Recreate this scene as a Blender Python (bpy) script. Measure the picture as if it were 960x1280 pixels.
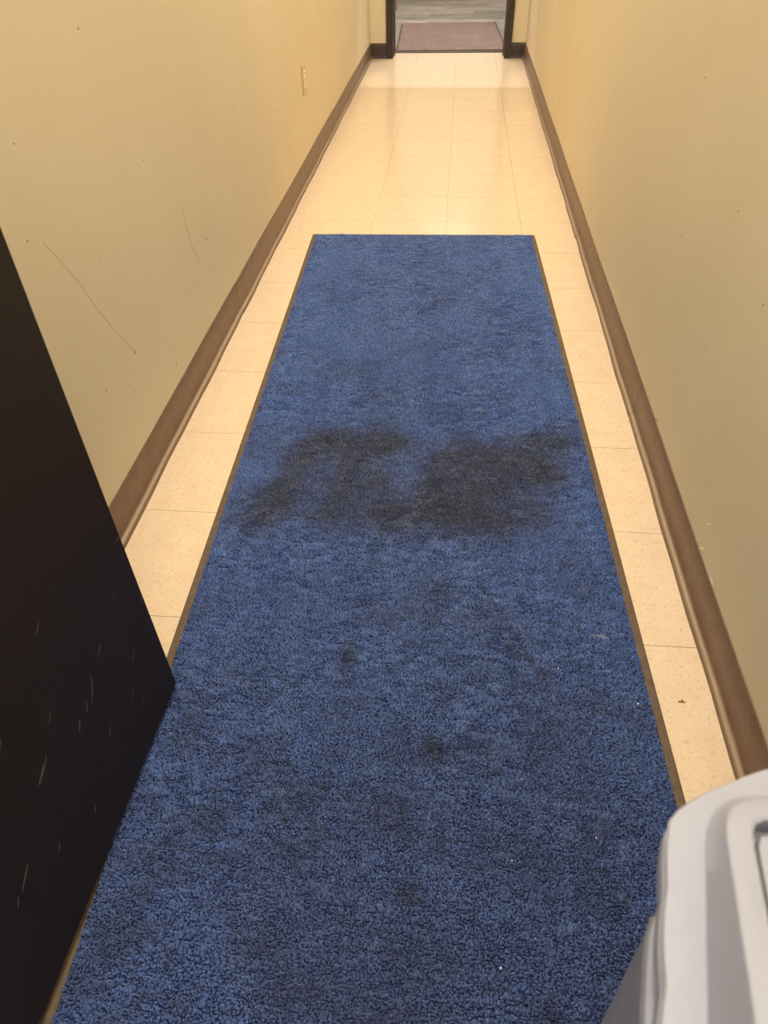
import bpy, bmesh, math, random
import numpy as np
from mathutils import Matrix, Vector

random.seed(7)
rng = np.random.default_rng(7)
for o in list(bpy.data.objects):
    bpy.data.objects.remove(o, do_unlink=True)
SC = bpy.context.scene
COL = SC.collection

# ------------------------------------------------------------------ camera
CAM_H = 1.0723
PITCH, YAW, ROLL, FPX = 0.742237, -0.103599, -0.023649, 869.02
cd = bpy.data.cameras.new('camera')
cam = bpy.data.objects.new('camera', cd)
COL.objects.link(cam)
fw = Vector((math.sin(YAW) * math.cos(PITCH), math.cos(YAW) * math.cos(PITCH), -math.sin(PITCH)))
rt = Vector((math.cos(YAW), -math.sin(YAW), 0))
up = rt.cross(fw)
c_, s_ = math.cos(ROLL), math.sin(ROLL)
r2 = rt * c_ + up * s_
u2 = up * c_ - rt * s_
m = Matrix((r2, u2, -fw)).transposed().to_4x4()
m.translation = Vector((0, 0, CAM_H))
cam.matrix_world = m
cd.sensor_fit = 'VERTICAL'
cd.sensor_height = 36.0
cd.sensor_width = 27.0
cd.lens = FPX / 1280 * 36
cd.clip_start = 0.02
cd.dof.use_dof = True
cd.dof.focus_distance = 1.8
cd.dof.aperture_fstop = 9.0
SC.camera = cam

# ------------------------------------------------------------------ world, exposure
w = bpy.data.worlds.new('world')
SC.world = w
w.use_nodes = True
w.node_tree.nodes['Background'].inputs[0].default_value = (1.0, 0.93, 0.86, 1)
w.node_tree.nodes['Background'].inputs[1].default_value = 1.7
SC.view_settings.view_transform = 'Standard'
SC.view_settings.look = 'None'
SC.view_settings.gamma = 1.0
SC.view_settings.use_curve_mapping = False
SC.view_settings.exposure = 0.12
CORRIDOR_LAMP = 12.6        # emission of the corridor ceiling panels
FAR_LAMP = 400.0            # emission of the tube in the room beyond
WARM = (1.0, 0.915, 0.79)
COOL = (0.88, 0.91, 1.0)

# ------------------------------------------------------------------ helpers
def srgb(r, g, b):
    f = lambda c: (c / 12.92 if c <= 0.04045 else ((c + 0.055) / 1.055) ** 2.4)
    return (f(r / 255), f(g / 255), f(b / 255), 1)

def newmat(name):
    mt = bpy.data.materials.new(name)
    mt.use_nodes = True
    nt = mt.node_tree
    return mt, nt, nt.nodes['Principled BSDF']

def coords(nt, scale=(1, 1, 1)):
    tc = nt.nodes.new('ShaderNodeTexCoord')
    mp = nt.nodes.new('ShaderNodeMapping')
    mp.inputs['Scale'].default_value = scale
    nt.links.new(tc.outputs['Object'], mp.inputs[0])
    return mp.outputs[0]

def noise(nt, vec, scale, detail=3, rough=0.5):
    n = nt.nodes.new('ShaderNodeTexNoise')
    n.inputs['Scale'].default_value = scale
    n.inputs['Detail'].default_value = detail
    n.inputs['Roughness'].default_value = rough
    nt.links.new(vec, n.inputs['Vector'])
    return n.outputs[0]

def ramp(nt, fac, stops):
    r = nt.nodes.new('ShaderNodeValToRGB')
    while len(r.color_ramp.elements) < len(stops):
        r.color_ramp.elements.new(0.5)
    for e, (p, c) in zip(r.color_ramp.elements, stops):
        e.position = p
        e.color = c
    nt.links.new(fac, r.inputs[0])
    return r.outputs[0]

def mix(nt, fac, a, b, mode='MIX'):
    x = nt.nodes.new('ShaderNodeMix')
    x.data_type = 'RGBA'
    x.blend_type = mode
    for sock, v in ((x.inputs['Factor'], fac), (x.inputs['A'], a), (x.inputs['B'], b)):
        pass
    ins = {'f': x.inputs[0], 'a': x.inputs[6], 'b': x.inputs[7]}
    for k, v in (('f', fac), ('a', a), ('b', b)):
        if isinstance(v, (int, float, tuple)):
            ins[k].default_value = v
        else:
            nt.links.new(v, ins[k])
    return x.outputs[2]

def bump(nt, bs, height, strength, dist=0.001):
    b = nt.nodes.new('ShaderNodeBump')
    b.inputs['Strength'].default_value = strength
    b.inputs['Distance'].default_value = dist
    nt.links.new(height, b.inputs['Height'])
    nt.links.new(b.outputs[0], bs.inputs['Normal'])

def G(v):
    return (v, v, v, 1)

def simple(name, c, rough=0.5, var=0.08, scale=40, metal=0.0, bmp=0.0, bscale=300):
    mt, nt, bs = newmat(name)
    v = coords(nt)
    n = noise(nt, v, scale, 4)
    lo = tuple(x * (1 - var) for x in c[:3]) + (1,)
    hi = tuple(min(1, x * (1 + var)) for x in c[:3]) + (1,)
    nt.links.new(ramp(nt, n, [(0.3, lo), (0.7, hi)]), bs.inputs['Base Color'])
    bs.inputs['Roughness'].default_value = rough
    bs.inputs['Metallic'].default_value = metal
    if bmp:
        bump(nt, bs, noise(nt, v, bscale, 2), bmp)
    return mt

def emit(name, c, s):
    mt, nt, bs = newmat(name)
    bs.inputs['Base Color'].default_value = G(0.8)
    bs.inputs['Emission Color'].default_value = tuple(c) + (1,)
    bs.inputs['Emission Strength'].default_value = s
    return mt

def tag(o, label=None, cat=None, group=None, kind=None):
    if label: o['label'] = label
    if cat: o['category'] = cat
    if group: o['group'] = group
    if kind: o['kind'] = kind
    return o

def link(name, me, mat, parent=None):
    o = bpy.data.objects.new(name, me)
    COL.objects.link(o)
    if mat is not None and not me.materials:
        me.materials.append(mat)
    if parent is not None:
        o.parent = parent
    return o

def empty(name, loc=(0, 0, 0), rz=0.0):
    o = bpy.data.objects.new(name, None)
    o.empty_display_size = 0.1
    COL.objects.link(o)
    o.location = loc
    o.rotation_euler = (0, 0, rz)
    return o

def pydata(name, v, f, mat, parent=None, smooth=False):
    me = bpy.data.meshes.new(name)
    me.from_pydata([tuple(x) for x in v], [], f)
    me.update()
    bm = bmesh.new()
    bm.from_mesh(me)
    bmesh.ops.recalc_face_normals(bm, faces=bm.faces)
    bm.to_mesh(me)
    bm.free()
    if smooth:
        for p in me.polygons:
            p.use_smooth = True
    return link(name, me, mat, parent)

def box_bm(bm, x0, x1, y0, y1, z0, z1, bev=0.0, seg=2):
    r = bmesh.ops.create_cube(bm, size=1.0)
    for v in r['verts']:
        v.co = Vector((x0 + (v.co.x + .5) * (x1 - x0), y0 + (v.co.y + .5) * (y1 - y0), z0 + (v.co.z + .5) * (z1 - z0)))
    if bev:
        es = list({e for v in r['verts'] for e in v.link_edges})
        bmesh.ops.bevel(bm, geom=es, offset=bev, segments=seg, profile=0.5, affect='EDGES')

def boxes(name, bl, mat, parent=None, bev=0.0):
    bm = bmesh.new()
    for b in bl:
        box_bm(bm, *b, bev=bev)
    me = bpy.data.meshes.new(name)
    bm.to_mesh(me)
    bm.free()
    return link(name, me, mat, parent)

def loft(name, rings, mat, parent=None, cap0=True, cap1=True, smooth=True, closed=True):
    n = len(rings[0])
    v = [tuple(p) for r in rings for p in r]
    f = []
    for i in range(len(rings) - 1):
        for j in range(n if closed else n - 1):
            k = (j + 1) % n
            f.append((i * n + j, i * n + k, (i + 1) * n + k, (i + 1) * n + j))
    if cap0: f.append(tuple(range(n)))
    if cap1: f.append(tuple((len(rings) - 1) * n + j for j in range(n)))
    o = pydata(name, v, f, mat, parent, smooth)
    if smooth:
        sm = o.modifiers.new('angle', 'EDGE_SPLIT')
        sm.split_angle = math.radians(38)
    return o

def smooth_noise(shape, cells, r):
    """value noise on a regular grid, cells = (cells along axis0, along axis1)"""
    g = r.random((cells[0] + 2, cells[1] + 2))
    a = np.linspace(0, cells[0], shape[0]); b = np.linspace(0, cells[1], shape[1])
    i = a.astype(int); j = b.astype(int)
    fa = a - i; fb = b - j
    fa = fa * fa * (3 - 2 * fa); fb = fb * fb * (3 - 2 * fb)
    A = g[np.ix_(i, j)]; B = g[np.ix_(i + 1, j)]; C = g[np.ix_(i, j + 1)]; D = g[np.ix_(i + 1, j + 1)]
    fa = fa[:, None]; fb = fb[None, :]
    return (A * (1 - fa) + B * fa) * (1 - fb) + (C * (1 - fa) + D * fa) * fb

# ------------------------------------------------------------------ dimensions (metres)
WL, WR = -0.689, 0.508            # side wall faces
Y_NEAR, Y_END, Y_BACK = -0.26, 6.443, 6.69
CEIL = 2.44
TILE = 0.3048
TX0, TY0 = -0.322148, 0.829429    # tile grid
JL0, JL1, JR0, JR1 = -0.563, -0.512, 0.352, 0.402   # far door frame
HEAD = 2.03
ROOM_Y = 10.6

# ------------------------------------------------------------------ materials
# painted wall
def wall_mat():
    mt, nt, bs = newmat('wall_paint')
    v = coords(nt)
    big = noise(nt, v, 1.6, 4)
    streak = noise(nt, coords(nt, (1, 3, .8)), 1.5, 3)
    c1 = ramp(nt, big, [(0.3, srgb(211, 197, 165)), (0.7, srgb(217, 204, 173))])
    c2 = mix(nt, 0.2, c1, ramp(nt, streak, [(0.3, srgb(206, 192, 155)), (0.7, srgb(220, 207, 172))]))
    grime = noise(nt, v, 14, 6, 0.7)
    c3 = mix(nt, ramp(nt, grime, [(0.62, G(0)), (0.8, G(0.22))]), c2, srgb(178, 156, 112))
    nt.links.new(c3, bs.inputs['Base Color'])
    bs.inputs['Roughness'].default_value = 0.55
    bs.inputs['Specular IOR Level'].default_value = 0.35
    bump(nt, bs, noise(nt, v, 160, 3), 0.25, 0.0012)
    return mt
M_WALL = wall_mat()

def tile_mat():
    mt, nt, bs = newmat('vinyl_tile')
    v = coords(nt)
    oi = nt.nodes.new('ShaderNodeObjectInfo')
    add = nt.nodes.new('ShaderNodeVectorMath'); add.operation = 'MULTIPLY_ADD'
    nt.links.new(oi.outputs['Random'], add.inputs[0])
    add.inputs[1].default_value = (31, 17, 0)
    nt.links.new(v, add.inputs[2])
    vv = add.outputs[0]
    base = ramp(nt, noise(nt, vv, 18, 4), [(0.3, srgb(232, 209, 176)), (0.7, srgb(238, 216, 184))])
    chip = ramp(nt, noise(nt, vv, 170, 3, 0.6), [(0.54, G(0)), (0.68, G(0.26))])
    c = mix(nt, chip, base, srgb(186, 152, 112))
    chip2 = ramp(nt, noise(nt, vv, 105, 2, 0.5), [(0.60, G(0)), (0.68, G(0.34))])
    c = mix(nt, chip2, c, srgb(196, 160, 118))
    lite = ramp(nt, noise(nt, vv, 90, 2, 0.5), [(0.26, G(0.5)), (0.34, G(0))])
    c = mix(nt, lite, c, srgb(246, 236, 216))
    shade = ramp(nt, oi.outputs['Random'], [(0, G(0.975)), (1, G(1.0))])
    c = mix(nt, 1.0, c, shade, 'MULTIPLY')
    nt.links.new(c, bs.inputs['Base Color'])
    r = ramp(nt, noise(nt, vv, 60, 3), [(0.3, G(0.14)), (0.7, G(0.19))])
    nt.links.new(r, bs.inputs['Roughness'])
    bs.inputs['Specular IOR Level'].default_value = 0.5
    return mt
M_TILE = tile_mat()
M_JOINT = simple('tile_joint', srgb(84, 62, 38), 0.9)

def cove_mat():
    mt, nt, bs = newmat('brown_vinyl')
    v = coords(nt)
    n = noise(nt, v, 22, 6, 0.65)
    c = ramp(nt, n, [(0.3, srgb(104, 80, 62)), (0.6, srgb(118, 92, 73)), (0.8, srgb(136, 110, 92))])
    dust = ramp(nt, noise(nt, v, 140, 3), [(0.66, G(0)), (0.76, G(0.35))])
    c = mix(nt, dust, c, srgb(172, 150, 128))
    sp = nt.nodes.new('ShaderNodeSeparateXYZ'); nt.links.new(v, sp.inputs[0])
    toe = ramp(nt, sp.outputs[2], [(0.0, G(0.0)), (0.0085, G(0.10)), (0.0118, G(0.55)), (0.0145, G(0.12)), (0.018, G(0.0))])
    c = mix(nt, toe, c, srgb(178, 156, 126))      # lit top of the toe ledge, its highlight put into the colour
    nt.links.new(c, bs.inputs['Base Color'])
    bs.inputs['Roughness'].default_value = 0.42
    return mt
M_COVE = cove_mat()
M_COVE_SHADE_SILL = simple('shaded_vinyl_dark_sill', srgb(60, 47, 42), 0.4, 0.15)  # brown cove with the end wall's shade in its colour; also the dark threshold
M_FRAME = simple('black_brown_paint', srgb(44, 34, 28), 0.35, 0.2, 15)
M_HINGE = simple('hinge_steel', srgb(140, 118, 112), 0.4, 0.1, 60, 0.5)
M_CEIL = simple('ceiling_tile', srgb(228, 220, 204), 0.9, 0.04, 90, bmp=0.4)
M_WHITE = simple('white_enamel', srgb(236, 234, 228), 0.4, 0.02)
M_PANEL = emit('lamp_diffuser', WARM, CORRIDOR_LAMP)
M_TUBE = emit('lamp_tube', COOL, FAR_LAMP)
M_STEEL = simple('satin_steel', srgb(190, 186, 180), 0.3, 0.04, 60, 1.0)
M_ROOM = simple('room_paint', srgb(205, 192, 165), 0.6, 0.03, 3)

def door_mat():
    mt, nt, bs = newmat('black_brown_door')
    v = coords(nt, (1, 14, 1))
    n = noise(nt, v, 9, 5, 0.6)
    c = ramp(nt, n, [(0.3, srgb(27, 21, 18)), (0.7, srgb(37, 28, 23))])
    nt.links.new(c, bs.inputs['Base Color'])
    bs.inputs['Roughness'].default_value = 0.5
    bs.inputs['Specular IOR Level'].default_value = 0.3
    bump(nt, bs, noise(nt, coords(nt), 220, 2), 0.08, 0.0006)
    return mt
M_DOOR = door_mat()
M_SCR = simple('pale_scratch', srgb(96, 84, 74), 0.6)
M_SCUFF = simple('dark_scuff', srgb(168, 148, 106), 0.7)
M_SCUFF2 = simple('faint_scuff', srgb(205, 190, 152), 0.7)
M_CHIP = simple('bare_plaster', srgb(238, 226, 200), 0.8)

# ------------------------------------------------------------------ room shell
floor = boxes('floor', [(WL - .02, WR + .02, Y_NEAR - .18, Y_BACK, -0.08, -0.0022)], M_JOINT)
tag(floor, 'cream speckled vinyl tile floor running the length of the corridor', 'floor', kind='structure')
GAPX, GAPY = 0.00045, 0.0007
xs = [WL] + [TX0 + k * TILE for k in range(-1, 3)] + [WR]
r0 = math.floor((Y_NEAR - .14 - TY0) / TILE)
ys = [Y_NEAR - .14]
k = r0 + 1
while TY0 + k * TILE < Y_BACK - 0.03:
    ys.append(TY0 + k * TILE); k += 1
ys.append(Y_BACK - 0.012)
cache = {}
for j in range(len(ys) - 1):
    for i in range(len(xs) - 1):
        wx = xs[i + 1] - xs[i]; wy = ys[j + 1] - ys[j]
        key = (i, round(wy, 4))
        if key not in cache:
            bm = bmesh.new()
            gl, gr = (0.0001 if i <= 1 else GAPX), (0.0001 if i == 0 else GAPX)
            box_bm(bm, -wx / 2 + gl, wx / 2 - gr, -wy / 2 + GAPY, wy / 2 - GAPY, -0.0022, 0.0)
            me = bpy.data.meshes.new('tile'); bm.to_mesh(me); bm.free()
            me.materials.append(M_TILE)
            cache[key] = me
        t = link('tile', cache[key], None, floor)
        t.location = ((xs[i] + xs[i + 1]) / 2, (ys[j] + ys[j + 1]) / 2, random.uniform(-0.0002, 0.0))

wl = boxes('wall_left', [(WL - .12, WL, Y_NEAR - .14, Y_END, 0, CEIL)], M_WALL)
tag(wl, 'tan painted wall on the left of the corridor, with a socket low down', 'wall', kind='structure')
wr = boxes('wall_right', [(WR, WR + .12, Y_NEAR - .14, Y_END, 0, CEIL)], M_WALL)
tag(wr, 'tan painted wall on the right of the corridor beside the grey bin', 'wall', kind='structure')
we = boxes('wall_end', [(WL - .12, JL0 + .01, Y_END, Y_BACK, 0, CEIL), (JR1 - .01, WR + .12, Y_END, Y_BACK, 0, CEIL),
                        (JL0 + .01, JR1 - .01, Y_END, Y_BACK, HEAD + .03, CEIL)], M_WALL)
tag(we, 'tan end wall around the dark-framed doorway at the far end', 'wall', kind='structure')
DL, DR = -0.535, 0.44
wn = boxes('wall_near', [(WL - .12, DL, Y_NEAR - .14, Y_NEAR, 0, CEIL), (DR, WR + .12, Y_NEAR - .14, Y_NEAR, 0, CEIL),
                         (DL, DR, Y_NEAR - .14, Y_NEAR, 2.06, CEIL)], M_WALL)
tag(wn, 'tan wall around the near doorway that the black door hangs in', 'wall', kind='structure')
ce = boxes('ceiling', [(WL - .12, WR + .12, Y_NEAR - .14, Y_BACK, CEIL, CEIL + .1)], M_CEIL)
tag(ce, 'off-white ceiling over the narrow corridor', 'ceiling', kind='structure')

# ---- cove baseboards, strip by strip
PROF = [(0, .102), (.0018, .1018), (.003, .1000), (.0033, .06), (.0034, .030), (.0036, .020), (.0044, .0155), (.0062, .0130),
        (.0090, .0120), (.0125, .0108), (.0146, .0085), (.0153, .0050), (.0153, 0.0), (0, 0)]

def cove_strip(par, p0, p1, nrm, seed, mat, wave=0.0012):
    """strip of cove base from p0 to p1 (xy) standing off along nrm"""
    p0 = Vector(p0); p1 = Vector(p1); d = p1 - p0
    n = max(2, int(d.length / 0.06))
    rr = random.Random(seed)
    ph = [rr.uniform(0, 6.28) for _ in range(3)]
    rings = []
    for i in range(n + 1):
        t = i / n
        q = p0 + d * t
        s = t * d.length
        wv = wave * (math.sin(s * 9 + ph[0]) + 0.6 * math.sin(s * 23 + ph[1]))
        ring = []
        for a, z in PROF:
            toe = max(0.0, (0.03 - z) / 0.03)
            off = a + (wv * toe if a > 0.0021 else 0)
            zz = z + (0.0016 * math.sin(s * 5 + ph[2]) if z > 0.09 else 0)
            ring.append((q.x + nrm[0] * off, q.y + nrm[1] * off, zz))
        rings.append(ring)
    return loft('cove_strip', rings, mat, par)

bl = empty('baseboard_left')
tag(bl, 'brown vinyl cove baseboard along the left wall', 'baseboard', kind='structure')
cuts = [Y_NEAR, 0.89, 2.11, 3.33, 4.55, 5.77, Y_END]
for a, b in zip(cuts[:-1], cuts[1:]):
    cove_strip(bl, (WL, a + .0009), (WL, b - .0009), (1, 0), a * 10, M_COVE)
br = empty('baseboard_right')
tag(br, 'brown vinyl cove baseboard along the right wall', 'baseboard', kind='structure')
cuts = [Y_NEAR, 0.36, 1.58, 2.80, 4.02, 5.24, Y_END]
for a, b in zip(cuts[:-1], cuts[1:]):
    cove_strip(br, (WR, a + .0007), (WR, b - .0007), (-1, 0), a * 10 + 3, M_COVE, 0.0013)
be = empty('baseboard_end')
tag(be, 'short brown cove baseboards, coloured as in shade, either side of the far door frame', 'baseboard', kind='structure')
cove_strip(be, (WL + .004, Y_END), (JL0 - .002, Y_END), (0, -1), 5, M_COVE_SHADE_SILL, 0.0)
cove_strip(be, (JR1 + .002, Y_END), (WR - .004, Y_END), (0, -1), 6, M_COVE_SHADE_SILL, 0.0)

# ---- far door frame
tf = empty('trim_1', (0, Y_END, 0))
tag(tf, 'black-brown metal door frame at the far end of the corridor', 'door frame', kind='structure')
FY0, FY1 = -0.022, Y_BACK - Y_END + .01
def jamb(x0, x1, xs0, xs1):
    o = boxes('jamb', [(x0, x1, FY0, FY1, 0, HEAD + .05)], M_FRAME, tf, bev=0.003)
    boxes('door_stop', [(xs0, xs1, .085, .115, 0, HEAD)], M_FRAME, o)
    return o
jl = jamb(JL0, JL1, JL1 - .001, JL1 + .006)
jr = jamb(JR0, JR1, JR0 - .006, JR0 + .001)
boxes('head_jamb', [(JL1, JR0, FY0, FY1, HEAD, HEAD + .05)], M_FRAME, tf, bev=0.003)
for zc in (0.33, 1.05, 1.78):
    h = boxes('hinge_leaf', [(JL1 - .001, JL1 + .0035, .150, .248, zc - .055, zc + .055)], M_HINGE, jl)
    bm = bmesh.new()
    bmesh.ops.create_cone(bm, cap_ends=True, segments=12, radius1=.007, radius2=.007, depth=.112,
                          matrix=Matrix.Translation((JL1 + .006, .25, zc)))
    me = bpy.data.meshes.new('hinge_knuckle'); bm.to_mesh(me); bm.free()
    link('hinge_knuckle', me, M_HINGE, jl)
boxes('threshold', [(JL1, JR0, FY1 - .035, FY1 + .005, 0.0, .006)], M_COVE_SHADE_SILL, tf, bev=0.002)

# ------------------------------------------------------------------ room beyond the far doorway
def plank_mat():
    mt, nt, bs = newmat('weathered_plank')
    oi = nt.nodes.new('ShaderNodeObjectInfo')
    v = coords(nt, (1.6, 16, 1))
    add = nt.nodes.new('ShaderNodeVectorMath'); add.operation = 'MULTIPLY_ADD'
    nt.links.new(oi.outputs['Random'], add.inputs[0]); add.inputs[1].default_value = (41, 23, 3)
    nt.links.new(v, add.inputs[2])
    n = noise(nt, add.outputs[0], 3.2, 6, 0.7)
    c = ramp(nt, n, [(0.36, srgb(78, 73, 70)), (0.5, srgb(142, 134, 124)), (0.64, srgb(194, 186, 174))])
    tint = ramp(nt, oi.outputs['Random'], [(0, G(0.62)), (0.5, G(0.95)), (1, G(1.15))])
    nt.links.new(mix(nt, 1.0, c, tint, 'MULTIPLY'), bs.inputs['Base Color'])
    bs.inputs['Roughness'].default_value = 0.45
    return mt
M_PLANK = plank_mat()
fb = boxes('floor_beyond', [(-2.2, 2.2, Y_BACK, ROOM_Y, -.08, -.004)], M_JOINT)
tag(fb, 'grey-brown wood plank floor of the room beyond the far doorway', 'floor', kind='structure')
PW, PLN = 0.19, 1.22
bm = bmesh.new(); box_bm(bm, -PLN / 2 + .001, PLN / 2 - .001, -PW / 2 + .001, PW / 2 - .001, -.004, 0)
pm = bpy.data.meshes.new('plank'); bm.to_mesh(pm); bm.free(); pm.materials.append(M_PLANK)
nrow = int((ROOM_Y - Y_BACK) / PW)
for j in range(nrow):
    off = [0.0, .45, .83, .2, .62][j % 5]
    for i in range(-2, 2):
        x = i * PLN + off + .3
        if abs(x) > 1.58: continue
        pl = link('plank', pm, None, fb)
        pl.location = (x, Y_BACK + .0 + (j + .5) * PW, 0)
rb = boxes('wall_beyond', [(-2.3, -2.2, Y_BACK, ROOM_Y, 0, 2.75), (2.2, 2.3, Y_BACK, ROOM_Y, 0, 2.75),
                           (-2.3, 2.3, ROOM_Y, ROOM_Y + .1, 0, 2.75),
                           (-2.3, WL - .12, Y_BACK - .1, Y_BACK, 0, 2.75), (WR + .12, 2.3, Y_BACK - .1, Y_BACK, 0, 2.75),
                           (WL - .12, WR + .12, Y_BACK - .02, Y_BACK, CEIL + .1, 2.75)], M_ROOM)
tag(rb, 'plain pale walls of the room beyond the far doorway', 'wall', kind='structure')
cb = boxes('ceiling_beyond', [(-2.3, 2.3, Y_BACK - .02, ROOM_Y + .1, 2.75, 2.85)], M_CEIL)
tag(cb, 'off-white ceiling of the room beyond the far doorway', 'ceiling', kind='structure')

# far doormat
def rug_mat():
    mt, nt, bs = newmat('red_brown_carpet')
    v = coords(nt)
    c = ramp(nt, noise(nt, v, 38, 5, 0.8), [(0.40, srgb(96, 78, 70)), (0.65, srgb(150, 128, 112))])
    c = mix(nt, 0.5, c, ramp(nt, noise(nt, v, 6, 4), [(0.3, srgb(122, 98, 88)), (0.7, srgb(146, 120, 108))]))
    nt.links.new(c, bs.inputs['Base Color'])
    bs.inputs['Roughness'].default_value = 0.95
    bump(nt, bs, noise(nt, v, 260, 2), 0.8, 0.004)
    return mt
M_RUG = rug_mat()
M_RUBBER = simple('mat_rubber', srgb(104, 86, 66), 0.75, 0.2, 60, bmp=0.3, bscale=500)
M_RUBBER_DARK = simple('dark_rubber', srgb(70, 58, 50), 0.7, 0.15)
dm = empty('doormat', (-0.085, 7.44, 0), math.radians(1.9))
tag(dm, 'red-brown doormat on the plank floor just beyond the far doorway', 'mat')
boxes('rubber_border', [(-.455, .455, -.72, .72, 0.0005, .004)], M_RUBBER_DARK, dm, bev=.0015)
boxes('carpet', [(-.438, .438, -.703, .703, .0035, .010)], M_RUG, dm, bev=.003)

# ------------------------------------------------------------------ lamps of the place
def panel(y, label):
    t = empty('ceiling_light', (-.09, y, CEIL))
    tag(t, label, 'ceiling light', 'corridor ceiling lights')
    boxes('frame', [(-.305, -.285, -.61, .61, -.02, 0), (.285, .305, -.61, .61, -.02, 0),
                    (-.285, .285, -.61, -.59, -.02, 0), (-.285, .285, .59, .61, -.02, 0)], M_WHITE, t)
    boxes('diffuser', [(-.284, .284, -.589, .589, -.012, -.004)], M_PANEL, t)
panel(0.55, 'flat white ceiling light over the near half of the blue mat')
panel(2.85, 'flat white ceiling light above the far edge of the blue mat')
panel(5.1, 'flat white ceiling light over the bare tiles by the far door')
tl = empty('tube_light', (-.08, 7.10, 2.75))
tag(tl, 'thin fluorescent tube light just beyond the far doorway', 'ceiling light')
boxes('housing', [(-.75, .75, -.04, .04, -.05, 0)], M_WHITE, tl, bev=.004)
bm = bmesh.new()
bmesh.ops.create_cone(bm, cap_ends=True, segments=12, radius1=.016, radius2=.016, depth=1.44,
                      matrix=Matrix.Translation((0, 0, -.07)) @ Matrix.Rotation(math.pi / 2, 4, 'Y'))
me = bpy.data.meshes.new('tube'); bm.to_mesh(me); bm.free()
link('tube', me, M_TUBE, tl)
for sx in (-.735, .735):
    boxes('tube_socket', [(sx - .012, sx + .012, -.02, .02, -.095, -.045)], M_WHITE, tl, bev=.003)
t2 = empty('ceiling_light', (0, 8.9, 2.75))
tag(t2, 'square flat ceiling light in the room beyond the far doorway', 'ceiling light')
boxes('frame', [(-.305, -.285, -.305, .305, -.02, 0), (.285, .305, -.305, .305, -.02, 0),
                (-.285, .285, -.305, -.285, -.02, 0), (-.285, .285, .285, .305, -.02, 0)], M_WHITE, t2)
boxes('diffuser', [(-.284, .284, -.284, .284, -.012, -.004)], M_PANEL, t2)

# ------------------------------------------------------------------ black door leaf in the foreground
DANG = math.atan2(0.018, 0.5)
HX, HY = -0.481, -0.236
d1 = empty('door_1', (HX, HY, 0), -DANG)
# local: leaf runs +Y from the hinge, visible face at x = 0
tag(d1, 'black-brown door standing open along the left wall, scratched near the bottom', 'door', kind='structure')
DW = 0.906
leaf = boxes('door_leaf', [(-.045, 0, 0.004, DW, .0185, 2.03)], M_DOOR, d1, bev=.0012)
def ribbon(name, pts, width, mat, parent, axis, plane, side, thick=0.0004):
    """tapered streak on a plane: pts are (y, z); axis 'x' plane at x = plane facing side"""
    v = []; n = len(pts)
    for i, (y, z) in enumerate(pts):
        a = pts[max(0, i - 1)]; b = pts[min(n - 1, i + 1)]
        d = Vector((b[0] - a[0], b[1] - a[1])); d.normalize()
        wdt = width * (0.25 + 0.75 * math.sin(math.pi * (i + .5) / n)) * .5
        nx, nz = -d.y * wdt, d.x * wdt
        for s in (-1, 1):
            v.append((plane, y + s * nx, z + s * nz))
            v.append((plane + side * thick, y + s * nx, z + s * nz))
    f = []
    for i in range(n - 1):
        a = i * 4; b = a + 4
        f += [(a + 1, a + 3, b + 3, b + 1), (a, a + 1, b + 1, b), (a + 2, b + 2, b + 3, a + 3), (a, b, b + 2, a + 2)]
    f += [(0, 2, 3, 1), (4 * n - 4, 4 * n - 3, 4 * n - 1, 4 * n - 2)]
    return pydata(name, v, f, mat, parent)
def dscr(y0, z0, y1, z1, wd=.0012):
    pts = []
    for k in range(5):
        t = k / 4
        pts.append((y0 - HY + (y1 - y0) * t + .0015 * math.sin(5 * t), z0 + (z1 - z0) * t))
    ribbon('scratch', pts, wd, M_SCR, d1, 'x', 0.0, 1, 0.0003)
for a in ((.687, .391, .661, .385, .0013), (.503, .285, .494, .262, .0012), (.498, .270, .484, .250, .0010), (.451, .262, .444, .245, .0015),
          (.476, .268, .470, .250, .0010), (.373, .289, .356, .275, .0018), (.383, .292, .366, .277, .0008), (.284, .219, .262, .203, .0018),
          (.252, .207, .247, .196, .0011), (.600, .208, .592, .196, .0010), (.664, .262, .660, .245, .0009), (.686, .072, .684, .050, .0020),
          (.690, .084, .687, .060, .0012), (.545, .300, .532, .290, .0008), (.470, .440, .462, .430, .0008), (.580, .116, .573, .104, .0009),
          (.492, .178, .484, .164, .0008), (.565, .160, .556, .146, .0007), (.330, .170, .322, .158, .0007), (.400, .120, .396, .108, .0007),
          (.420, .330, .412, .318, .0007), (.610, .330, .604, .318, .0006), (.350, .390, .343, .379, .0006)):
    dscr(*a)
hd = empty('door_handle', (0, DW - .07, .98)); hd.parent = d1
bm = bmesh.new()
bmesh.ops.create_cone(bm, cap_ends=True, segments=24, radius1=.032, radius2=.030, depth=.010,
                      matrix=Matrix.Translation((.005, 0, 0)) @ Matrix.Rotation(math.pi / 2, 4, 'Y'))
me = bpy.data.meshes.new('rosette'); bm.to_mesh(me); bm.free(); link('rosette', me, M_STEEL, hd)
boxes('lever', [(.008, .052, -.009, .009, -.009, .009), (.040, .056, -.115, .009, -.009, .009)], M_STEEL, hd, bev=.003)
for zc in (.26, 1.05, 1.8):
    bm = bmesh.new()
    bmesh.ops.create_cone(bm, cap_ends=True, segments=14, radius1=.007, radius2=.007, depth=.11,
                          matrix=Matrix.Translation((-.052, -.003, zc)))
    me = bpy.data.meshes.new('hinge'); bm.to_mesh(me); bm.free(); link('hinge', me, M_STEEL, d1)

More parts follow.
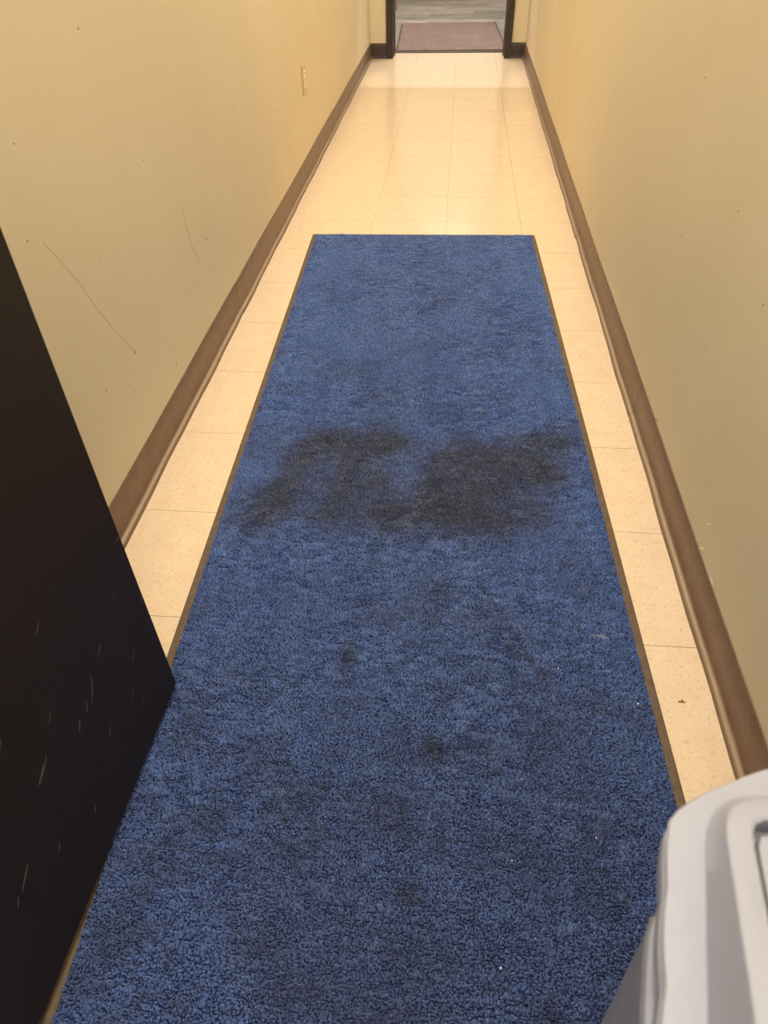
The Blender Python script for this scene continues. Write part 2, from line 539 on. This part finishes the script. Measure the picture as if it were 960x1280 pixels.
# ------------------------------------------------------------------ wall marks and chips
def wmark(par, pts, wd, mat, right=False):
    ribbon('scuff_mark', pts, wd, mat, par, 'x', WR if right else WL, -1 if right else 1)
wmark(wl, [(1.788, .446), (1.790, .420), (1.800, .353), (1.842, .281)], .0014, M_SCUFF)
wmark(wl, [(1.126, .622), (1.195, .52), (1.242, .427), (1.33, .296)], .0009, M_SCUFF2)
wmark(wl, [(1.95, .325), (1.97, .322), (2.0, .312), (2.03, .292)], .0016, M_SCUFF2)
wmark(wl, [(1.92, .326), (1.925, .318), (1.935, .310)], .004, M_SCUFF)
for y, z, s in ((1.083, .639, .003), (1.14, .77, .0025), (1.467, .875, .004), (1.526, .146, .004), (1.332, .293, .005), (1.167, .3, .003),
                (1.277, .225, .003), (1.62, .61, .003), (2.4, .55, .004), (3.0, .40, .004), (1.30, .52, .002)):
    wmark(wl, [(y - s, z), (y, z + s * .4), (y + s, z)], s, M_SCUFF)
wmark(wl, [(4.39, .108), (4.412, .118), (4.43, .106)], .018, M_CHIP)
wmark(wl, [(2.034, .404), (2.033, .395), (2.03, .385)], .004, M_CHIP)
wmark(wr, [(1.40, .112), (1.412, .109), (1.426, .104)], .004, M_SCUFF, True)
wmark(wr, [(.972, .118), (.982, .112), (.99, .103)], .005, M_CHIP, True)
wmark(wr, [(.985, .172), (.993, .166), (.999, .158)], .003, M_CHIP, True)
wmark(wr, [(.895, .104), (.905, .106), (.915, .103)], .006, M_CHIP, True)
for y, z, s in ((3.977, .223, .010), (2.562, .466, .004), (1.707, .752, .004), (1.32, .62, .003), (1.6, .47, .003), (3.1, .42, .006), (1.1, .55, .003)):
    wmark(wr, [(y - s, z), (y, z + s * .4), (y + s, z)], s, M_SCUFF, True)

# ------------------------------------------------------------------ wall socket
M_PLATE = simple('ivory_plate', srgb(206, 182, 132), 0.45, 0.03)
M_IVORY = simple('ivory_plastic', srgb(238, 222, 184), 0.35, 0.02)
M_SLOT = simple('socket_slot', srgb(40, 32, 26), 0.7)
so = empty('wall_socket', (WL, 3.565, .40))
tag(so, 'ivory double power socket low on the left wall', 'wall socket')
boxes('cover_plate', [(0.0, .007, -.036, .036, -.058, .058)], M_PLATE, so, bev=.0022)
for zc in (-.0205, .0205):
    rc = boxes('receptacle', [(.004, .0095, -.017, .017, zc - .0145, zc + .0145)], M_IVORY, so, bev=.003)
    boxes('slot', [(.0093, .0098, -.0075, -.0055, zc - .002, zc + .007), (.0093, .0098, .0055, .0075, zc - .002, zc + .006)], M_SLOT, rc)
boxes('screw', [(.0065, .0082, -.003, .003, -.003, .003)], M_STEEL, so, bev=.0012)

# ------------------------------------------------------------------ blue mat
MATX, MATY, MATA = -0.064, 1.331, math.radians(1.75)
MW, ML = 0.890, 2.972
mat = empty('entrance_mat', (MATX, MATY, 0), MATA)
tag(mat, 'long worn blue carpet mat with brown rubber edging on the corridor tiles', 'mat')
BR = 0.017
hw, hl = MW / 2, ML / 2
def rect(a, b, z, r=.004, n=3):
    pts = []
    for cx, cy, s in ((a - r, b - r, 0), (-a + r, b - r, 1), (-a + r, -b + r, 2), (a - r, -b + r, 3)):
        for k in range(n + 1):
            t = (s + k / n) * math.pi / 2
            pts.append((cx + r * math.cos(t), cy + r * math.sin(t), z))
    return pts
loft('rubber_border', [rect(hw, hl, .0004), rect(hw, hl, .0012), rect(hw - .003, hl - .003, .0030), rect(hw - BR + .002, hl - BR + .002, .0034),
                       rect(hw - BR, hl - BR, .0030)], M_RUBBER, mat, smooth=False)

def pile_mat():
    mt, nt, bs = newmat('blue_pile')
    at = nt.nodes.new('ShaderNodeAttribute'); at.attribute_name = 'yarn'
    n = noise(nt, coords(nt), 900, 2, 0.6)
    c = mix(nt, 1.0, at.outputs['Color'], ramp(nt, n, [(0.3, G(0.75)), (0.7, G(1.15))]), 'MULTIPLY')
    nt.links.new(c, bs.inputs['Base Color'])
    bs.inputs['Roughness'].default_value = 0.85
    bs.inputs['Specular IOR Level'].default_value = 0.25
    bs.inputs['Sheen Weight'].default_value = 0.32
    bs.inputs['Sheen Roughness'].default_value = 0.5
    bs.inputs['Sheen Tint'].default_value = (0.85, 0.9, 1.0, 1)
    return mt
M_PILE = pile_mat()
M_BACK = simple('pile_backing', srgb(24, 36, 74), 0.95)
boxes('backing', [(-hw + BR - .001, hw - BR + .001, -hl + BR - .001, hl - BR + .001, .0006, .0033)], M_BACK, mat)

# print / stains on the mat, in world metres (x, y, radius, strength)
PRINT = [(-0.404, 1.121), (-0.373, 1.178), (-0.347, 1.237), (-0.334, 1.33), (-0.31, 1.404), (-0.255, 1.411), (-0.238, 1.146), (-0.233, 1.245),
         (-0.215, 1.338), (-0.164, 1.417), (-0.112, 1.41), (-0.129, 1.154), (-0.149, 1.265), (-0.03, 1.174), (-0.005, 1.246), (0.024, 1.164),
         (0.078, 1.141), (0.132, 1.158), (0.001, 1.336), (0.06, 1.405), (0.098, 1.327), (0.079, 1.237), (0.148, 1.378), (0.144, 1.27), (0.219, 1.415),
         (0.222, 1.32), (0.291, 1.446), (0.255, 1.322), (0.213, 1.177), (-0.083, 1.143)]
STAIN = [(-.152, .757, .016, .040, .5), (.01, .578, .028, .022, .6), (.002, .595, .012, .03, .4), (-.014, .362, .02, .02, .55), (-.072, .472, .018, .022, .4), (.068, .343, .015, .012, .35),
         (.021, .426, .014, .02, .4), (.204, .741, .012, .016, .5), (.20, .62, .05, .07, .22), (.16, .70, .03, .06, .15), (-.06, .216, .10, .02, .3),
         (-.403, .605, .035, .06, .3), (-.212, .281, .05, .03, .3), (.005, .925, .03, .04, .28), (.13, .42, .09, .05, .22), (.02, .28, .12, .05, .2), (-.15, .23, .06, .03, .3)]
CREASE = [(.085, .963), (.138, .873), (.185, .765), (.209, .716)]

def build_pile():
    pitch = 0.0032
    a, b = hw - BR - .0012, hl - BR - .0012
    nx = int(2 * a / pitch); ny = int(2 * b / (pitch * .92))
    X, Y = np.meshgrid(np.linspace(-a, a, nx), np.linspace(-b, b, ny), indexing='ij')
    X = X + (np.arange(ny) % 2)[None, :] * pitch * .5 - pitch * .25
    sh = X.shape
    def nz(cell, seed):
        return smooth_noise(sh, (max(1, int(2 * a / cell)), max(1, int(2 * b / cell))), np.random.default_rng(seed))
    def nz2(cx, cy, seed):
        return smooth_noise(sh, (max(1, int(2 * a / cx)), max(1, int(2 * b / cy))), np.random.default_rng(seed))
    X = np.clip(X + rng.normal(0, pitch * .22, sh), -a, a)
    Y = np.clip(Y + rng.normal(0, pitch * .22, sh), -b, b)
    flat = np.clip(.35 + 1.3 * nz(.14, 21) * (.6 + .8 * nz(.05, 22)), .35, 1.25)      # trodden patches lie flatter
    lx = (nz2(.009, .006, 1) - .5) * 1.2 + rng.normal(0, .25, sh)
    ly = (nz2(.018, .006, 3) - .5) * 1.7 * flat - .1 + rng.normal(0, .25, sh)
    hgt = .0056 + (nz2(.017, .006, 5) - .5) * .0034 * flat + (nz(.16, 6) - .5) * .0008 + rng.normal(0, .0005, sh)
    # wear: trodden middle is lower and greyer
    wear = np.exp(-((X - .02) / .26) ** 2) * (nz(.25, 8) * .7 + .3)
    hgt = np.clip(hgt - wear * .0008, .0030, .0095)
    # world positions for marks
    ca, sa = math.cos(MATA), math.sin(MATA)
    WX = MATX + X * ca - Y * sa; WY = MATY + X * sa + Y * ca
    pr = np.zeros(sh)
    for (px, py) in PRINT:
        pr += np.exp(-(((WX - px) / .050) ** 2 + ((WY - py) / .056) ** 2)) * .85
    pr = 1 - np.exp(-pr * 1.3)
    edge = nz(.03, 11) * .25 + .85
    pr = np.clip(pr * edge, 0, .86)
    st = np.zeros(sh)
    for (px, py, rx, ry, s) in STAIN:
        st = np.maximum(st, 1.3 * s * np.exp(-(((WX - px) / rx) ** 2 + ((WY - py) / ry) ** 2)) * (.6 + .8 * nz(.018, 12)))
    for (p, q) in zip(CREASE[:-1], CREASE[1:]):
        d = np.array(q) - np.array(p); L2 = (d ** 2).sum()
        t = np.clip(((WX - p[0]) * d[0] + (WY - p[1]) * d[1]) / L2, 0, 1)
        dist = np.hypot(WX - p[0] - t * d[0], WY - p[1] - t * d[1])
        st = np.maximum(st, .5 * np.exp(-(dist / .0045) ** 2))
    blotch = np.clip((nz(.07, 13) * .6 + nz(.025, 14) * .4 - .56) * 1.8, 0, .20 + np.clip((1.0 - WY) * .2, 0, .16))
    st = np.clip(np.maximum(st, blotch), 0, .8)
    blue = np.array(srgb(70, 101, 168)[:3]); blue2 = np.array(srgb(96, 127, 187)[:3])
    grey = np.array(srgb(68, 82, 120)[:3]); brown = np.array(srgb(46, 40, 42)[:3]); ink = np.array(srgb(58, 52, 52)[:3])
    k = nz2(.03, .5, 15)[..., None] * .5 + nz(.2, 16)[..., None] * .3 + .1
    c = blue * (1 - k) + blue2 * k
    gw = np.clip(wear * .30 + np.clip((1.15 - WY) / 1.4, 0, .6) * (.5 + .6 * nz(.1, 23)), 0, .7)[..., None]   # middle wear, plus the near pile's shade put into the colour
    c = c * (1 - gw) + grey * gw
    c = c * (1 - st[..., None]) + brown * st[..., None]
    c = c * (1 - pr[..., None]) + ink * pr[..., None]
    c = c * np.clip(rng.normal(1, .26, sh), .4, 1.8)[..., None]
    # mesh: four-sided bent tufts
    N = X.size
    X = X.ravel(); Y = Y.ravel(); H = hgt.ravel(); LX = lx.ravel(); LY = ly.ravel(); Cc = c.reshape(-1, 3)
    rot = rng.random(N) * 6.28
    rad = .00175 * np.clip(rng.normal(1, .15, N), .6, 1.4)
    V = np.zeros((N, 7, 3), np.float32)
    for q in range(3):
        an = rot + q * math.pi * 2 / 3
        V[:, q, 0] = X + np.cos(an) * rad * .8; V[:, q, 1] = Y + np.sin(an) * rad * .8; V[:, q, 2] = .003
        V[:, 3 + q, 0] = X + LX * H * .55 + np.cos(an + .3) * rad; V[:, 3 + q, 1] = Y + LY * H * .55 + np.sin(an + .3) * rad
        V[:, 3 + q, 2] = .003 + H * .78
    V[:, 6, 0] = X + LX * H * .8; V[:, 6, 1] = Y + LY * H * .8; V[:, 6, 2] = .003 + H
    V[:, :, 0] = np.clip(V[:, :, 0], -hw + BR * .55, hw - BR * .55); V[:, :, 1] = np.clip(V[:, :, 1], -hl + BR * .55, hl - BR * .55)
    quads = np.array([[q, (q + 1) % 3, 3 + (q + 1) % 3, 3 + q] for q in range(3)]); tris = np.array([[3 + q, 3 + (q + 1) % 3, 6] for q in range(3)])
    base = (np.arange(N) * 7)[:, None, None]
    fq = (quads[None] + base).reshape(N, 12); ft = (tris[None] + base).reshape(N, 9)
    loops = np.concatenate([fq, ft], 1).ravel().astype(np.int32)
    tot = np.tile(np.array([4] * 3 + [3] * 3, np.int32), N)
    start = np.concatenate([[0], np.cumsum(tot)[:-1]]).astype(np.int32)
    me = bpy.data.meshes.new('pile')
    me.vertices.add(N * 7); me.vertices.foreach_set('co', V.ravel())
    me.loops.add(len(loops)); me.loops.foreach_set('vertex_index', loops)
    me.polygons.add(N * 6); me.polygons.foreach_set('loop_start', start); me.polygons.foreach_set('loop_total', tot)
    me.update(calc_edges=True)
    ca_ = me.color_attributes.new('yarn', 'FLOAT_COLOR', 'POINT')
    cc = np.ones((N, 7, 4), np.float32); cc[:, :, :3] = Cc[:, None, :]
    ca_.data.foreach_set('color', cc.ravel())
    o = link('pile', me, M_PILE, mat)
    o['kind'] = 'stuff'
build_pile()

# ------------------------------------------------------------------ grey bin with hooded swing lid
BU = math.radians(-13)      # turned clockwise
uu = (math.cos(BU), math.sin(BU)); vv = (-math.sin(BU), math.cos(BU))
BINX = .235 * uu[0] + .12 * vv[0]; BINY = .235 * uu[1] + .12 * vv[1]
LIDZ = .70
def bin_mat(name, c):
    mt, nt, bs = newmat(name)
    v = coords(nt)
    lo = tuple(x * .95 for x in c[:3]) + (1,)
    col = ramp(nt, noise(nt, v, 12, 4), [(0.3, lo), (0.7, c)])
    nt.links.new(col, bs.inputs['Base Color'])
    bs.inputs['Roughness'].default_value = 0.42
    bump(nt, bs, noise(nt, v, 500, 2), 0.15, 0.0004)
    return mt
M_BIN = bin_mat('grey_plastic', srgb(168, 170, 181))
M_BINDARK = simple('bin_inside', srgb(40, 40, 42), 0.8)
bn = empty('waste_bin', (BINX, BINY, .0126), BU)
tag(bn, 'light grey plastic waste bin with swing lid standing on the blue mat', 'bin')
ctrl = [(-.147, 0), (-.1475, .045), (-.1473, .0800), (-.1420, .0872), (-.115, .111), (-.096, .125), (-.06, .142), (0, .152)]
full = ctrl + [(-x, y) for x, y in ctrl[-2::-1]]
full = full + [(x, -y) for x, y in full[-2:0:-1]]
angs = np.array([math.atan2(y, x) for x, y in full]); rads = np.array([math.hypot(x, y) for x, y in full])
order = np.argsort(angs); angs = angs[order]; rads = rads[order]
ax = np.concatenate([angs - 2 * math.pi, angs, angs + 2 * math.pi]); ar = np.tile(rads, 3)
NB = 128
TH = [2 * math.pi * i / NB - math.pi for i in range(NB)]
OUT = [float(np.interp(t, ax, ar)) for t in TH]
OUT = [(OUT[i - 1] + 8 * OUT[i] + OUT[(i + 1) % NB]) / 10 for i in range(NB)]
def ring(s, z, inset=0.0):
    return [((OUT[i] * s - inset) * math.cos(t), (OUT[i] * s - inset) * math.sin(t), z) for i, t in enumerate(TH)]
Z0 = -.0126
body = loft('body', [ring(.64, 0.0), ring(.67, .004), ring(.68, .012), ring(.905, LIDZ + Z0 - .05), ring(.925, LIDZ + Z0 - .045), ring(.925, LIDZ + Z0 - .018)],
            M_BIN, bn)
# side grips below the lid
for sd in (-1, 1):
    pts = []
    prof = [(.125, .006), (.1405, .007), (.1465, .004), (.1480, -.002), (.1468, -.008), (.144, -.013), (.141, -.012), (.125, -.008)]
    rings = []
    for k in range(15):
        t = -1 + 2 * k / 14
        y = -.02 + .075 * t
        e = math.sqrt(max(0.0, 1 - abs(t) ** 8))
        rings.append([(sd * (.125 + (px - .125) * (0.25 + .75 * e)), y, LIDZ + Z0 - .044 + pz * (0.5 + .5 * e)) for px, pz in prof])
    loft('grip', rings, M_BIN, body)
lid = loft('lid', [ring(.965, LIDZ + Z0 - .024), ring(.990, LIDZ + Z0 - .024), ring(.992, LIDZ + Z0 - .014), ring(.966, LIDZ + Z0 - .012), ring(.970, LIDZ + Z0 - .006), ring(.992, LIDZ + Z0 - .004),
                   ring(1.0, LIDZ + Z0 - .002), ring(.994, LIDZ + Z0), ring(.94, LIDZ + Z0 + .0005),
                   ring(.80, LIDZ + Z0 + .0005)], M_BIN, bn, cap0=False, cap1=False)
def sup(a, b, n, zf, cy=0.0, lim=None):
    out = []
    for i, t in enumerate(TH):
        r = (abs(math.cos(t) / a) ** n + abs(math.sin(t) / b) ** n) ** (-1 / n)
        if lim is not None:
            q = OUT[i] - lim
            r = (r ** -24 + q ** -24) ** (-1 / 24)
        x, y = r * math.cos(t), r * math.sin(t) + cy
        out.append((x, y, zf(y)))
    return out
zt = lambda y: LIDZ + Z0 + .050 - .30 * abs(y + .03)
zb = lambda y: LIDZ + Z0 - .001
HN = 15
hood = loft('hood', [sup(.1325, .112, HN, zb, lim=.006), sup(.1300, .109, HN, lambda y: zb(y) + .002, lim=.0075), sup(.1262, .1035, HN, lambda y: zt(y) - .005, lim=.0095), sup(.1250, .1015, HN, lambda y: zt(y) - .0012, lim=.0105),
                     sup(.1230, .0990, HN, zt, lim=.012), sup(.1135, .0895, HN, zt), sup(.1120, .0880, HN, lambda y: zt(y) - .0015), sup(.1115, .0875, HN, lambda y: zt(y) - .02)],
            M_BIN, lid, cap0=False, cap1=False)
loft('recess', [sup(.1115, .0875, HN, lambda y: zt(y) - .0195), sup(.06, .05, 6, lambda y: zt(y) - .0195), sup(.01, .01, 2, lambda y: zt(y) - .0195)], M_BINDARK, lid, cap0=False)
def door_ring(s, dz):
    p = sup(.1098 * s, .0830 * s, 22, lambda y: zt(y) + dz, -.0035 * s - .03 * (1 - s))
    return p
loft('swing_flap', [door_ring(.99, -.010), door_ring(1.0, -.006), door_ring(.995, -.0035), door_ring(.97, -.003), door_ring(.7, -.003), door_ring(.35, -.003), door_ring(.05, -.003)],
     M_BIN, lid)

# ------------------------------------------------------------------ bits of lint and grit
M_LINT = simple('white_lint', srgb(240, 240, 236), 0.8)
M_STRAW = simple('pale_straw', srgb(200, 186, 160), 0.7)
M_LEAF = simple('brown_leaf_bit', srgb(110, 78, 40), 0.8)
def crumb(x, y, s, label):
    bm = bmesh.new()
    bmesh.ops.create_icosphere(bm, subdivisions=1, radius=s)
    rr = random.Random(int(x * 9999))
    for v in bm.verts:
        v.co *= rr.uniform(.6, 1.25); v.co.z *= .7
    me = bpy.data.meshes.new('lint_crumb'); bm.to_mesh(me); bm.free()
    o = link('lint_crumb', me, M_LINT); o.location = (x, y, .0098 + s * .3)
    tag(o, label, 'crumb', 'white crumbs on the blue mat')
crumb(.360, .694, .0022, 'largest white crumb, on the blue mat near its right edge')
crumb(.231, .758, .0016, 'small white crumb on the blue mat, level with the pale straw')
crumb(.132, .416, .0014, 'white crumb on the blue mat, just left of the bin')
crumb(.153, .542, .0013, 'tiny white crumb in the middle of the right half of the mat')
crumb(.111, .279, .0013, 'tiny white crumb lowest on the mat beside the bin')
crumb(.258, .459, .0013, 'tiny white crumb on the mat just beyond the bin lid')
pts = [Vector((-.011, .003, 0)), Vector((-.004, .0008, .001)), Vector((.004, -.001, .001)), Vector((.011, -.0025, 0))]
rings = []
for i, p in enumerate(pts):
    r = .0007 if 0 < i < 3 else .0003
    rings.append([(p.x, p.y + r * math.cos(a), p.z + r * math.sin(a)) for a in (0, 1.05, 2.1, 3.14, 4.2, 5.2)])
o = loft('straw_bit', rings, M_STRAW)
o.location = (.319, .834, .0105)
tag(o, 'pale bit of straw lying on the right side of the blue mat', 'straw')
bm = bmesh.new()
for dx, dy, sx, sy in ((-.004, -.001, .005, .0014), (.002, -.0012, .004, .0013), (0, .0018, .0016, .003)):
    r = bmesh.ops.create_icosphere(bm, subdivisions=1, radius=1)
    for v in r['verts']:
        v.co = Vector((dx + v.co.x * sx, dy + v.co.y * sy, .0008 + v.co.z * .0008))
me = bpy.data.meshes.new('leaf_crumb'); bm.to_mesh(me); bm.free()
o = link('leaf_crumb', me, M_LEAF); o.location = (.441, .711, 0.0002)
tag(o, 'brown crumb of leaf on the tile strip between mat and right wall', 'crumb')
